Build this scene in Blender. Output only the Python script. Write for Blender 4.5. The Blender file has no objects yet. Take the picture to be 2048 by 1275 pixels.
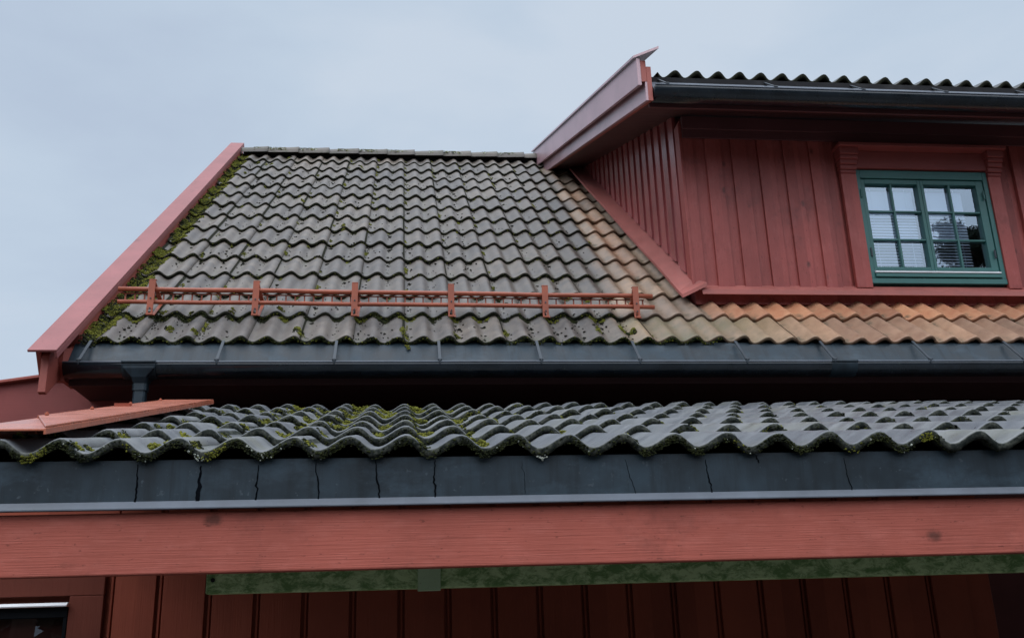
import bpy, bmesh, math, random
from mathutils import Vector, Matrix, noise
random.seed(7)
R = math.radians
EYE = 1.65                                   # eye height above the ground
sc = bpy.context.scene
C = sc.collection

# ------------------------------------------------------------------ camera
cam_d = bpy.data.cameras.new('camera')
cam_d.sensor_width = 36; cam_d.lens = 1950/2048*36
cam_d.clip_start = 0.05; cam_d.clip_end = 3000
cam = bpy.data.objects.new('camera', cam_d); C.objects.link(cam)
RM = [[0.9937559258701343, 0.003431477644579193, 0.11152302344882377],
      [-0.10705065665131472, 0.31109144318278464, 0.9443316530165525],
      [-0.0314534053564073, -0.9503737890638752, 0.3095163070855209]]
m = Matrix([[RM[i][0], -RM[i][1], -RM[i][2]] for i in range(3)]).to_4x4()
m.translation = (0, 0, EYE)
cam.matrix_world = m
sc.camera = cam
sc.render.resolution_x = 1024; sc.render.resolution_y = 637

# ------------------------------------------------------------------ sky and light
SUN_EL, SUN_AZ = R(50), R(232)               # azimuth clockwise from +Y (north): behind the camera, to the left
sunv = Vector((math.sin(SUN_AZ)*math.cos(SUN_EL), math.cos(SUN_AZ)*math.cos(SUN_EL), math.sin(SUN_EL)))
w = bpy.data.worlds.new('World'); sc.world = w; w.use_nodes = True
nt = w.node_tree; N = nt.nodes; L = nt.links
for n_ in list(N): N.remove(n_)
out = N.new('ShaderNodeOutputWorld')
sky = N.new('ShaderNodeTexSky'); sky.sky_type = 'NISHITA'; sky.sun_disc = False
sky.sun_elevation = SUN_EL; sky.sun_rotation = SUN_AZ
bgs = N.new('ShaderNodeBackground'); bgs.inputs[1].default_value = 0.08
L.new(sky.outputs[0], bgs.inputs[0])
tc = N.new('ShaderNodeTexCoord')
mp = N.new('ShaderNodeMapping'); mp.inputs['Scale'].default_value = (1.0, 1.0, 2.2); mp.inputs['Location'].default_value = (0.35, 0.2, 0.1)
L.new(tc.outputs['Generated'], mp.inputs[0])
nz = N.new('ShaderNodeTexNoise'); nz.inputs['Scale'].default_value = 2.4; nz.inputs['Detail'].default_value = 7; nz.inputs['Roughness'].default_value = .5
nz.inputs['Distortion'].default_value = .25
L.new(mp.outputs[0], nz.inputs[0])
cr = N.new('ShaderNodeValToRGB')
e = cr.color_ramp.elements
e[0].position = .37; e[0].color = (.50, .595, .735, 1)
e[1].position = .63; e[1].color = (.61, .70, .815, 1)
k = cr.color_ramp.elements.new(.5); k.color = (.55, .655, .785, 1)
L.new(nz.outputs['Fac'], cr.inputs[0])
# overcast sky: much brighter towards the zenith and the hidden sun than low over the roofs
dt = N.new('ShaderNodeVectorMath'); dt.operation = 'DOT_PRODUCT'; dt.inputs[1].default_value = (0.0, -.36, .933)
L.new(tc.outputs['Generated'], dt.inputs[0])
mr = N.new('ShaderNodeMapRange'); mr.interpolation_type = 'SMOOTHSTEP'
mr.inputs[1].default_value = .32; mr.inputs[2].default_value = 1.0; mr.inputs[3].default_value = 1.0; mr.inputs[4].default_value = 4.5
L.new(dt.outputs['Value'], mr.inputs[0])
mr2 = N.new('ShaderNodeMapRange'); mr2.inputs[1].default_value = .45; mr2.inputs[2].default_value = .9; mr2.inputs[3].default_value = 0; mr2.inputs[4].default_value = .75
L.new(dt.outputs['Value'], mr2.inputs[0])
zc_ = N.new('ShaderNodeMix'); zc_.data_type = 'RGBA'; zc_.inputs[7].default_value = (.64, .645, .675, 1)
L.new(mr2.outputs[0], zc_.inputs[0]); L.new(cr.outputs[0], zc_.inputs[6])
vs = N.new('ShaderNodeVectorMath'); vs.operation = 'SCALE'
L.new(zc_.outputs[2], vs.inputs[0]); L.new(mr.outputs[0], vs.inputs['Scale'])
bgc = N.new('ShaderNodeBackground'); bgc.inputs[1].default_value = 1.0
L.new(vs.outputs[0], bgc.inputs[0])
mx = N.new('ShaderNodeMixShader'); mx.inputs[0].default_value = .93
L.new(bgs.outputs[0], mx.inputs[1]); L.new(bgc.outputs[0], mx.inputs[2]); L.new(mx.outputs[0], out.inputs[0])

sd = bpy.data.lights.new('sun', 'SUN'); sd.energy = .6; sd.angle = R(50); sd.color = (1, .96, .9)
sun = bpy.data.objects.new('sun', sd); C.objects.link(sun)
sun.rotation_euler = sunv.to_track_quat('Z', 'Y').to_euler()
vs_ = sc.view_settings; vs_.view_transform = 'Standard'; vs_.look = 'None'; vs_.exposure = 0; vs_.gamma = 1

# ------------------------------------------------------------------ materials
def new_mat(name):
    m = bpy.data.materials.new(name); m.use_nodes = True
    t = m.node_tree; b = t.nodes['Principled BSDF']
    return m, t, b
def nd(t, typ, **kw):
    n = t.nodes.new(typ)
    for k_, v in kw.items():
        if k_ in n.inputs: n.inputs[k_].default_value = v
        else: setattr(n, k_, v)
    return n
def noise_n(t, scale, detail=4, rough=.55, vec=None, mscale=None, dist=0):
    co = nd(t, 'ShaderNodeTexCoord')
    src = co.outputs['Object']
    if mscale:
        mp = nd(t, 'ShaderNodeMapping'); mp.inputs['Scale'].default_value = mscale
        t.links.new(src, mp.inputs[0]); src = mp.outputs[0]
    n = nd(t, 'ShaderNodeTexNoise', Scale=scale, Detail=detail, Roughness=rough, Distortion=dist)
    t.links.new(src, n.inputs[0]); return n.outputs['Fac']
def rmp(t, src, a, b, ca=0., cb=1.):
    n = nd(t, 'ShaderNodeMapRange'); n.inputs[1].default_value = a; n.inputs[2].default_value = b
    n.inputs[3].default_value = ca; n.inputs[4].default_value = cb
    t.links.new(src, n.inputs[0]); return n.outputs[0]
def mixc(t, fac, a, b, mode='MIX'):
    n = nd(t, 'ShaderNodeMix', data_type='RGBA', blend_type=mode)
    if isinstance(fac, float): n.inputs[0].default_value = fac
    else: t.links.new(fac, n.inputs[0])
    for i, v in ((6, a), (7, b)):
        if isinstance(v, tuple): n.inputs[i].default_value = (*v, 1)
        else: t.links.new(v, n.inputs[i])
    return n.outputs[2]
def mth(t, op, a, b=None, c=None):
    n = nd(t, 'ShaderNodeMath', operation=op)
    for i, v in enumerate((a, b, c)):
        if v is None: continue
        if isinstance(v, (int, float)): n.inputs[i].default_value = v
        else: t.links.new(v, n.inputs[i])
    return n.outputs[0]
def bump(t, b, h, strength, dist):
    n = nd(t, 'ShaderNodeBump'); n.inputs['Strength'].default_value = strength; n.inputs['Distance'].default_value = dist
    t.links.new(h, n.inputs['Height']); t.links.new(n.outputs[0], b.inputs['Normal'])

def wood(name, col, axis, dark=.62, rough=.55, grain=1., knots=True, light=1.12, spec=.5, drip=False, cell=None, pits=False):
    """painted timber; axis = direction of the grain"""
    m, t, b = new_mat(name)
    s = {'x': (1.1, 44, 60), 'z': (34, 34, 1.0), 'y': (30, 1.1, 30)}[axis]
    g = noise_n(t, 3.2, 6, .65, mscale=s, dist=.4)
    big = noise_n(t, 2.6, 5, .6)
    c1 = tuple(c*dark for c in col); c2 = tuple(min(1, c*light) for c in col)
    c = mixc(t, rmp(t, big, .32, .68), tuple(c_*.86 for c_ in col), c2)
    c = mixc(t, rmp(t, g, .58, .78, 0, .55), c, c1)
    if knots:
        sk = {'x': (.55, 1, 1.6), 'z': (1.6, 1, .55), 'y': (1, .55, 1.6)}[axis]
        sp = noise_n(t, 5.5, 7, .75, mscale=sk)
        c = mixc(t, rmp(t, sp, .60, .74, 0, .7), c, (col[0]*.28, col[1]*.35, col[2]*.35))
        fl = noise_n(t, 60, 3, .7, mscale=sk)
        c = mixc(t, rmp(t, fl, .64, .70, 0, .65), c, (col[0]*.3, col[1]*.3, col[2]*.3))
    if pits:
        for sc_, th_, am in ((4.2, .16, .8), (13, .11, .6)):
            co = nd(t, 'ShaderNodeTexCoord'); mp_ = nd(t, 'ShaderNodeMapping'); mp_.inputs['Scale'].default_value = (1, 1, 1.5) if axis == 'x' else (1.6, 1, 1)
            t.links.new(co.outputs['Object'], mp_.inputs[0])
            vo = nd(t, 'ShaderNodeTexVoronoi', Scale=sc_); t.links.new(mp_.outputs[0], vo.inputs[0])
            wob = mth(t, 'ADD', vo.outputs['Distance'], mth(t, 'MULTIPLY', noise_n(t, 60, 4, .7), .12))
            c = mixc(t, rmp(t, wob, th_-.05, th_+.03, am, 0), c, (col[0]*.22, col[1]*.3, col[2]*.3))
        st = noise_n(t, 2.4, 6, .72); c = mixc(t, rmp(t, st, .56, .70, 0, .6), c, (col[0]*.42, col[1]*.5, col[2]*.55))
        pl = noise_n(t, 9, 6, .7, mscale=(1, 1, 2.5) if axis == 'x' else (2.5, 1, 1)); c = mixc(t, rmp(t, pl, .5, .72, 0, .3), c, tuple(min(1, x*1.3+.05) for x in col))
    if cell:
        co = nd(t, 'ShaderNodeTexCoord'); sx = nd(t, 'ShaderNodeSeparateXYZ'); t.links.new(co.outputs['Object'], sx.inputs[0])
        fl_ = mth(t, 'FLOOR', mth(t, 'MULTIPLY', sx.outputs[cell[0]], 1/cell[1]))
        wn = nd(t, 'ShaderNodeTexWhiteNoise', noise_dimensions='1D'); t.links.new(fl_, wn.inputs['W'])
        c = mixc(t, 1.0, c, mixc(t, wn.outputs['Value'], (.84, .82, .82), (1.10, 1.12, 1.12)), 'MULTIPLY')
    if drip:
        dr = noise_n(t, 3.0, 5, .7, mscale=(7, 5, 1.2), dist=.6); pt = noise_n(t, 1.7, 4, .6)
        c = mixc(t, rmp(t, dr, .60, .70, 0, .65), c, tuple(x*.35 for x in col))
        c = mixc(t, rmp(t, pt, .45, .65, 0, .35), c, tuple(min(1, x*1.25+.04) for x in col))
    t.links.new(c, b.inputs['Base Color'])
    b.inputs['Roughness'].default_value = rough; b.inputs['Specular IOR Level'].default_value = spec
    bump(t, b, mth(t, 'ADD', g, mth(t, 'MULTIPLY', big, .3)), .35*grain, .004)
    return m
def metal_paint(name, col, rough=.4, spot=None, spec=.5, dirt=.25, bmp=.15, runs=False):
    m, t, b = new_mat(name)
    n1 = noise_n(t, 7, 6, .6); n2 = noise_n(t, 55, 3, .6)
    c = mixc(t, rmp(t, n1, .35, .7), tuple(x*(1-dirt) for x in col), tuple(min(1, x*(1+dirt*.5)) for x in col))
    if spot: c = mixc(t, rmp(t, n2, .66, .72, 0, .8), c, spot)
    if runs:
        rn_ = noise_n(t, 3, 5, .65, mscale=(9, 1, .8)); gr = noise_n(t, 2, 6, .7, mscale=(2, 1, 4))
        c = mixc(t, rmp(t, rn_, .5, .68, 0, .7), c, tuple(x*.35 for x in col))
        c = mixc(t, rmp(t, gr, .52, .7, 0, .5), c, tuple(x*2.0+.01 for x in col))
    t.links.new(c, b.inputs['Base Color'])
    t.links.new(rmp(t, n1, .3, .7, rough*.85, rough*1.25), b.inputs['Roughness'])
    b.inputs['Specular IOR Level'].default_value = spec
    bump(t, b, noise_n(t, 3, 3, .5), bmp, .02)
    return m

RED = (.33, .085, .070)
M = {}
M['beam'] = wood('fascia_beam_paint', (.385, .098, .070), 'x', dark=.45, rough=.7, grain=1.5, spec=.3, pits=True)
M['wall_v'] = wood('wall_paint', (.305, .066, .056), 'z', rough=.5, grain=1.5, knots=True, dark=.62, spec=.35, cell=('X', .096), pits=True)
M['side_v'] = wood('side_wall_paint', (.30, .07, .07), 'z', rough=.24, grain=.8, knots=False, dark=.8, spec=.9, cell=('Y', .097))
M['low_v'] = wood('low_wall_paint', (.26, .058, .032), 'z', rough=.65, grain=1.0, knots=False, dark=.7, spec=.25, cell=('X', .1785))
M['barge'] = wood('bargeboard_paint', (.40, .235, .265), 'y', rough=.34, grain=.6, dark=.6, spec=.9, drip=True)
M['barge_dark'] = wood('bargeboard_end_paint', (.33, .08, .06), 'y', rough=.55, knots=False)
M['trim_x'] = wood('trim_paint', (.25, .060, .054), 'x', rough=.55, spec=.35, grain=.7, knots=False, dark=.8)
M['cap'] = wood('verge_cap_paint', (.265, .088, .086), 'y', rough=.55, spec=.4, grain=.35, dark=.6, drip=False)
M['flash_red'] = metal_paint('red_flashing_paint', (.36, .115, .098), .55, spec=.3, dirt=.15)
M['cap_low'] = metal_paint('low_verge_cap_paint', (.42, .125, .070), .26, spot=(.60, .42, .34), dirt=.15)
M['slate_metal'] = metal_paint('slate_blue_sheet', (.018, .033, .046), .5, spec=.36, runs=True, dirt=.45, spot=(.05, .065, .08))
M['lip'] = metal_paint('sheet_edge', (.105, .125, .155), .45)  # light tone; on the gutter beads it stands in for sky glint
M['low_trim'] = wood('low_trim_paint', (.13, .032, .020), 'z', rough=.7, knots=False, spec=.2)
M['zinc'] = metal_paint('zinc_flashing', (.13, .15, .18), .6, spec=.25)
M['gutter'] = metal_paint('gutter_sheet', (.012, .018, .025), .22, dirt=.4, spot=(.05, .065, .05))
M['galv'] = metal_paint('bracket_steel', (.05, .062, .075), .55, spec=.3, dirt=.3)
M['rail'] = metal_paint('snow_guard_paint', (.34, .088, .046), .45, spec=.4, dirt=.2)
M['green_frame'] = wood('window_green_paint', (.028, .125, .115), 'x', rough=.4, knots=False, grain=.4, dark=.8)
M['white_strip'] = metal_paint('white_strip', (.75, .77, .80), .3, dirt=.1)
M['room'] = metal_paint('room_wall', (.05, .05, .055), .8)
M['blind'] = metal_paint('blind_white', (.50, .54, .62), .5, dirt=.05)
M['deck'] = metal_paint('roof_underlay', (.012, .012, .014), .9)
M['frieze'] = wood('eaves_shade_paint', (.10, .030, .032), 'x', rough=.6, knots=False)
M['soffit'] = wood('soffit_shade_paint', (.060, .018, .019), 'x', rough=.6, knots=False)  # colour darkened to carry the shade under the eaves, on fascia too
M['wall_shade'] = wood('wall_shade_paint', (.035, .012, .011), 'z', rough=.9, knots=False, spec=.05)  # shade below the eaves put into the main wall colour
M['streak'] = metal_paint('water_streak', (.003, .004, .006), .9, spec=.05)

# green algae-mottled beam
m_, t, b = new_mat('green_beam_algae')
n1 = noise_n(t, 30, 7, .75, mscale=(.7, 1, 1.2), dist=.5); n2 = noise_n(t, 70, 6, .75, mscale=(.5, 1, 1))
c = mixc(t, rmp(t, n1, .43, .57), (.15, .29, .10), (.50, .68, .36))
c = mixc(t, rmp(t, n2, .54, .70, 0, .75), c, (.09, .20, .06))
t.links.new(c, b.inputs['Base Color']); b.inputs['Roughness'].default_value = .65
bump(t, b, n1, .3, .004); M['green'] = m_

# glass: reflective double glazing
def glass(name, refl, tint=(.8, .88, .95)):
    m, t, b = new_mat(name)
    t.nodes.remove(b)
    o = t.nodes['Material Output']
    tr = nd(t, 'ShaderNodeBsdfTransparent'); tr.inputs[0].default_value = (*tint, 1)
    gl = nd(t, 'ShaderNodeBsdfGlossy'); gl.inputs['Roughness'].default_value = .0; gl.inputs[0].default_value = (.74, .87, 1, 1)
    wv = noise_n(t, 1.4, 1, .4); bp = nd(t, 'ShaderNodeBump'); bp.inputs['Strength'].default_value = .06; bp.inputs['Distance'].default_value = .02
    t.links.new(wv, bp.inputs['Height']); t.links.new(bp.outputs[0], gl.inputs['Normal'])
    mxs = nd(t, 'ShaderNodeMixShader'); mxs.inputs[0].default_value = refl
    t.links.new(tr.outputs[0], mxs.inputs[1]); t.links.new(gl.outputs[0], mxs.inputs[2]); t.links.new(mxs.outputs[0], o.inputs[0])
    return m
M['glass'] = glass('window_glass', .25)
M['glass_low'] = glass('low_window_glass', .07, (.3, .35, .4))

def tile_mat(name, kind):
    m, t, b = new_mat(name)
    def att(a):
        n = nd(t, 'ShaderNodeAttribute'); n.attribute_name = a; return n.outputs['Fac']
    rnd, edge, val, wx = att('rnd'), att('edge'), att('val'), att('wx')
    big = noise_n(t, 2.2, 5, .6); mid = noise_n(t, 11, 6, .65); fine = noise_n(t, 120, 5, .75); speck = noise_n(t, 45, 6, .8)
    if kind == 'main':
        grey = mixc(t, rmp(t, mid, .35, .68), (.066, .056, .048), (.150, .128, .109))
        beige = mixc(t, rmp(t, mid, .35, .65), (.20, .148, .105), (.34, .235, .165))
        orange = mixc(t, rmp(t, mid, .35, .65), (.44, .190, .105), (.53, .275, .155))
        warm = mth(t, 'ADD', wx, mth(t, 'MULTIPLY', mth(t, 'SUBTRACT', big, .5), .5))
        c = mixc(t, rmp(t, warm, .25, .75), grey, beige)
        c = mixc(t, rmp(t, warm, 1.15, 2.0), c, orange)
        # greenish algae on the lowest beige course
        gr = att('low')
        c = mixc(t, mth(t, 'MULTIPLY', gr, rmp(t, big, .38, .62, .15, .75)), c, (.115, .125, .065))
    elif kind == 'low':
        c = mixc(t, rmp(t, mid, .35, .68), (.100, .112, .126), (.165, .178, .190))
        c = mixc(t, rmp(t, big, .55, .72, 0, .55), c, (.13, .135, .085))
    else:
        c = mixc(t, rmp(t, mid, .35, .68), (.03, .034, .036), (.06, .064, .066))
    c = mixc(t, 1.0, c, mixc(t, rnd, (.72, .72, .75), (1.14, 1.10, 1.04)), 'MULTIPLY')
    c = mixc(t, rmp(t, fine, .55, .8, 0, .45), c, (.05, .05, .045))
    c = mixc(t, rmp(t, speck, .665, .72, 0, .8), c, (.36, .36, .31))       # lichen dots
    # dark algae in the hollows, greener with noise
    dirt = mth(t, 'MULTIPLY', val, rmp(t, mid, .42, .66))
    c = mixc(t, rmp(t, dirt, .15, .75, 0, .8 if kind != 'low' else .6), c, (.045, .048, .028))
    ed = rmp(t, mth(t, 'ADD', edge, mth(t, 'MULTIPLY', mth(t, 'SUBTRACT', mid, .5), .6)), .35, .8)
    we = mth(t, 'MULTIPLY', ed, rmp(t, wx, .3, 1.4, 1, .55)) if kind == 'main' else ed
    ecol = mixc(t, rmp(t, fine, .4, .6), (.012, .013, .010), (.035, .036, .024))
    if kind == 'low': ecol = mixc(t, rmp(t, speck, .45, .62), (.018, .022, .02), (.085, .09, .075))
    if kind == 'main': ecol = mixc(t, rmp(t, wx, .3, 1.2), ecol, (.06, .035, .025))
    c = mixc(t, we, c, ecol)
    t.links.new(c, b.inputs['Base Color'])
    ro = rmp(t, mid, .3, .7, .26 if kind == 'low' else .42, .6)
    t.links.new(mth(t, 'MAXIMUM', ro, mth(t, 'MULTIPLY', ed, .95)), b.inputs['Roughness'])
    t.links.new(mth(t, 'MULTIPLY', mth(t, 'SUBTRACT', 1.1, ed), .5), b.inputs['Specular IOR Level'])
    bump(t, b, mth(t, 'ADD', mth(t, 'MULTIPLY', fine, .7), mid), .5, .004)
    return m
M['tile_main'] = tile_mat('weathered_concrete_tile', 'main')
M['tile_low'] = tile_mat('blue_grey_concrete_tile', 'low')
M['tile_dorm'] = tile_mat('dark_concrete_tile', 'dorm')

def moss_mat(name, a, b_, c_):
    m, t, b = new_mat(name)
    n1 = noise_n(t, 22, 5, .7); n2 = noise_n(t, 160, 3, .7)
    c = mixc(t, rmp(t, n1, .4, .6), a, b_)
    c = mixc(t, rmp(t, n2, .5, .68), c, c_)
    t.links.new(c, b.inputs['Base Color']); b.inputs['Roughness'].default_value = .95
    b.inputs['Specular IOR Level'].default_value = .1
    bump(t, b, n2, 1, .006); return m
M['moss'] = moss_mat('moss', (.075, .080, .016), (.20, .20, .032), (.12, .13, .025))
M['moss_dark'] = moss_mat('dark_moss', (.012, .015, .008), (.045, .052, .018), (.022, .026, .014))
M['crumb'] = moss_mat('dry_crumbs', (.010, .010, .009), (.028, .028, .02), (.016, .016, .012))
M['lichen'] = moss_mat('pale_lichen', (.32, .35, .30), (.5, .52, .46), (.22, .25, .22))

# ------------------------------------------------------------------ helpers
def tag(o, label=None, cat=None, group=None, kind=None):
    if label: o['label'] = label
    if cat: o['category'] = cat
    if group: o['group'] = group
    if kind: o['kind'] = kind
    return o
def empty(name, loc, label=None, cat=None, group=None):
    o = bpy.data.objects.new(name, None); C.objects.link(o); o.location = (loc[0], loc[1], loc[2]); o.empty_display_size = .2
    bpy.context.view_layer.update()
    return tag(o, label, cat, group)
def root_loc(p):
    v = Vector((0, 0, 0))
    while p: v += p.location; p = p.parent
    return v
class MB:
    """collects geometry in eye-relative coordinates (z measured from eye level)"""
    def __init__(s): s.v = []; s.f = []; s.at = {}
    def quad(s, *p):
        i = len(s.v); s.v += [tuple(q) for q in p]; s.f.append(tuple(range(i, i+len(p)))); return s
    def hexa(s, p):      # 8 points: bottom 4 (ccw), top 4
        i = len(s.v); s.v += [tuple(q) for q in p]
        s.f += [tuple(i+j for j in q) for q in ((3, 2, 1, 0), (4, 5, 6, 7), (0, 1, 5, 4), (1, 2, 6, 5), (2, 3, 7, 6), (3, 0, 4, 7))]
        return s
    def box(s, x0, x1, y0, y1, z0, z1):
        return s.hexa([(x0, y0, z0), (x1, y0, z0), (x1, y1, z0), (x0, y1, z0), (x0, y0, z1), (x1, y0, z1), (x1, y1, z1), (x0, y1, z1)])
    def prism_x(s, x0, x1, poly):        # poly of (y, z), extruded along x
        n = len(poly); i = len(s.v)
        s.v += [(x0, y, z) for y, z in poly] + [(x1, y, z) for y, z in poly]
        s.f.append(tuple(i+j for j in range(n))); s.f.append(tuple(i+n+j for j in reversed(range(n))))
        for j in range(n):
            k = (j+1) % n; s.f.append((i+j, i+n+j, i+n+k, i+k))
        return s
    def prism_y(s, y0, y1, poly):        # poly of (x, z)
        n = len(poly); i = len(s.v)
        s.v += [(x, y0, z) for x, z in poly] + [(x, y1, z) for x, z in poly]
        s.f.append(tuple(i+j for j in range(n))); s.f.append(tuple(i+n+j for j in reversed(range(n))))
        for j in range(n):
            k = (j+1) % n; s.f.append((i+k, i+n+k, i+n+j, i+j))
        return s
    def tube(s, pts, r, seg=10, cap=True):
        pts = [Vector(p) for p in pts]; i0 = len(s.v)
        for a, p in enumerate(pts):
            d = (pts[min(a+1, len(pts)-1)]-pts[max(a-1, 0)]).normalized()
            u = d.cross(Vector((0, 0, 1)) if abs(d.z) < .9 else Vector((0, 1, 0))).normalized(); w_ = d.cross(u)
            rr = r[a] if isinstance(r, (list, tuple)) else r
            for k in range(seg):
                an = 2*math.pi*k/seg; s.v.append(tuple(p+u*math.cos(an)*rr+w_*math.sin(an)*rr))
        for a in range(len(pts)-1):
            for k in range(seg):
                b = (k+1) % seg; q = i0+a*seg
                s.f.append((q+k, q+b, q+seg+b, q+seg+k))
        if cap:
            s.f.append(tuple(i0+k for k in reversed(range(seg)))); s.f.append(tuple(i0+(len(pts)-1)*seg+k for k in range(seg)))
        return s
    def build(s, name, mat, parent=None, smooth=False, bevel=0, fix=True):
        me = bpy.data.meshes.new(name)
        off = root_loc(parent)
        base = off if parent else Vector((0, 0, 0))
        vs = [(x-base.x, y-base.y, z+EYE-base.z) for x, y, z in s.v]
        me.from_pydata(vs, [], s.f)
        for a, vals in s.at.items():
            at = me.attributes.new(a, 'FLOAT', 'POINT'); at.data.foreach_set('value', vals)
        if fix:
            bm = bmesh.new(); bm.from_mesh(me); bmesh.ops.recalc_face_normals(bm, faces=bm.faces); bm.to_mesh(me); bm.free()
        me.materials.append(mat); me.update()
        if smooth: me.shade_smooth()
        o = bpy.data.objects.new(name, me); C.objects.link(o)
        if parent: o.parent = parent
        if bevel:
            md = o.modifiers.new('bevel', 'BEVEL'); md.width = bevel; md.segments = 2; md.limit_method = 'ANGLE'; md.angle_limit = R(40)
        return o

# ------------------------------------------------------------------ ground
g = MB(); g.quad((-400, -400, 0), (400, -400, 0), (400, 400, 0), (-400, 400, 0))
g.v = [(x, y, z-EYE) for x, y, z in g.v]
M['ground'] = metal_paint('gravel_yard', (.065, .060, .054), .9, dirt=.3)
tag(g.build('ground', M['ground']), kind='structure')

# ------------------------------------------------------------------ tile roofs
PW = .15                                    # one wave
def prof(u):
    """wave height (0 at the crest, negative in the hollow), u in waves from a crest, asymmetrical"""
    u = u % 1.0
    a = .42
    if u < a: return -.5*(1-math.cos(math.pi*u/a))
    return -.5*(1+math.cos(math.pi*(u-a)/(1-a)))
AMP = .037; TH = .024
def roof_tiles(name, mat, parent, E0, pitch, gauge, rows, seam0, i0, i1, skip=None, wxf=None, jit=1., lap=.075, seed=1, clip=None, AMP=AMP, TH=TH):
    rnd = random.Random(seed)
    D = Vector((0, math.cos(pitch), math.sin(pitch))); Nn = Vector((0, -math.sin(pitch), math.cos(pitch)))
    E0 = Vector(E0)
    mb = MB(); A = {k_: [] for k_ in ('rnd', 'edge', 'val', 'wx', 'low')}
    NU = 26
    for r in range(rows):
        for i in range(i0, i1):
            xs = seam0+i*2*PW
            xc = xs+PW
            if skip and skip(xc, r): continue
            rv = rnd.random(); hz = rnd.gauss(0, .0012)*jit; rot = rnd.gauss(0, .0016)*jit; dv = rnd.gauss(0, .0025)*jit
            if seed == 5 and r == 0: hz *= .5
            width = 2*PW+.012
            vs = [(-.001, -TH*1.0, 1.0), (-.002, -TH*.55, 1.0), (0, -.006, .95), (.0025, -.002, .55), (.007, 0, .25), (.02, 0, .12), (.05, 0, .03)] + [(gauge*q, 0, 0) for q in (.3, .5, .7, .9, 1.0)] + [(gauge+lap, 0, 0)]
            if clip and r == rows-1: vs = vs[:-1]; vs = [(min(v_, clip), d_, e_) for v_, d_, e_ in vs if v_ <= clip*1.01]+[(clip, 0, 0)]
            base = len(mb.v)
            for vi, (v, dz, ed) in enumerate(vs):
                for j in range(NU+1):
                    u = (0, .011, .0125, .016, .021)[j] if j < 5 else .021+(width-.021)*(j-4)/(NU-4)
                    ph = (u/PW+.16)                     # crest sits .16 wave before the seam
                    h = AMP*prof(ph)
                    if j == NU: h -= .004 if vi > 2 else 0
                    tilt = -(TH+.001)*v/gauge
                    lift = .004*max(0, (u-2*PW+.05)/.06) if u > 2*PW-.05 else 0
                    p0 = E0+Nn*0
                    x = xs+u
                    n_ = noise.noise(Vector((x*9, v*6+r*3.1, seed*7.7)))*.0018
                    chip = 0
                    if vi <= 4: chip = noise.noise(Vector((x*38, r*5.3, seed)))*.0035*(1 if vi < 4 else .5)
                    q = E0 + D*(r*gauge+v+dv+chip+rot*(u-PW)*3) + Nn*(h+dz+tilt+lift+hz+n_+rot*(u-PW))
                    if vi < 2: q += Nn*(noise.noise(Vector((x*55, r*2.3, seed+3)))*.005)
                    mb.v.append((x, q.y, q.z))
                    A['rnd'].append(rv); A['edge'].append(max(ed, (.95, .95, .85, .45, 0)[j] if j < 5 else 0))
                    A['val'].append(min(1, max(0, -h/AMP-.35)/.65)*(.55+.45*(v < .12) + .45*(v > gauge*.7)))
                    A['wx'].append(wxf(x, r, v/gauge, rv) if wxf else 0)
                    A['low'].append(max(0, min(1, (2.9-x)/1.2)) if r == 0 and x > 1.35 else 0.0)
            for a in range(len(vs)-1):
                for j in range(NU):
                    q = base+a*(NU+1)+j
                    mb.f.append((q, q+1, q+NU+2, q+NU+1))
            # underside lip of the front edge and side face at the right seam
            b2 = len(mb.v)
            for j in range(NU+1):
                x, y, z = mb.v[base+j]; mb.v.append((x, y+.05*D.y-.0*Nn.y, z+.05*D.z))
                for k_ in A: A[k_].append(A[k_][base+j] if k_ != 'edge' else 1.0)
            for j in range(NU): mb.f.append((base+j, b2+j, b2+j+1, base+j+1))
            b3 = len(mb.v)
            for a in range(2, len(vs)):
                x, y, z = mb.v[base+a*(NU+1)+NU]; q = Vector((x, y, z))-Nn*.014
                mb.v.append(tuple(q))
                for k_ in A: A[k_].append(A[k_][base+a*(NU+1)+NU] if k_ != 'edge' else .8)
            for a in range(2, len(vs)-1):
                mb.f.append((base+a*(NU+1)+NU, b3+a-2, b3+a-1, base+(a+1)*(NU+1)+NU))
    mb.at = A
    o = mb.build(name, mat, parent, smooth=True, fix=False)
    return o
def surf(E0, pitch, gauge, seam0, x, s, lift=0):
    """point on the tiled surface at slope distance s"""
    D = Vector((0, math.cos(pitch), math.sin(pitch))); Nn = Vector((0, -math.sin(pitch), math.cos(pitch)))
    r = math.floor(s/gauge); v = s-r*gauge
    ph = ((x-seam0)/PW+.16)
    q = Vector(E0)+D*s+Nn*(AMP*prof(ph)-(TH+.001)*v/gauge+lift)
    return Vector((x, q.y, q.z)), Nn, D

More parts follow.
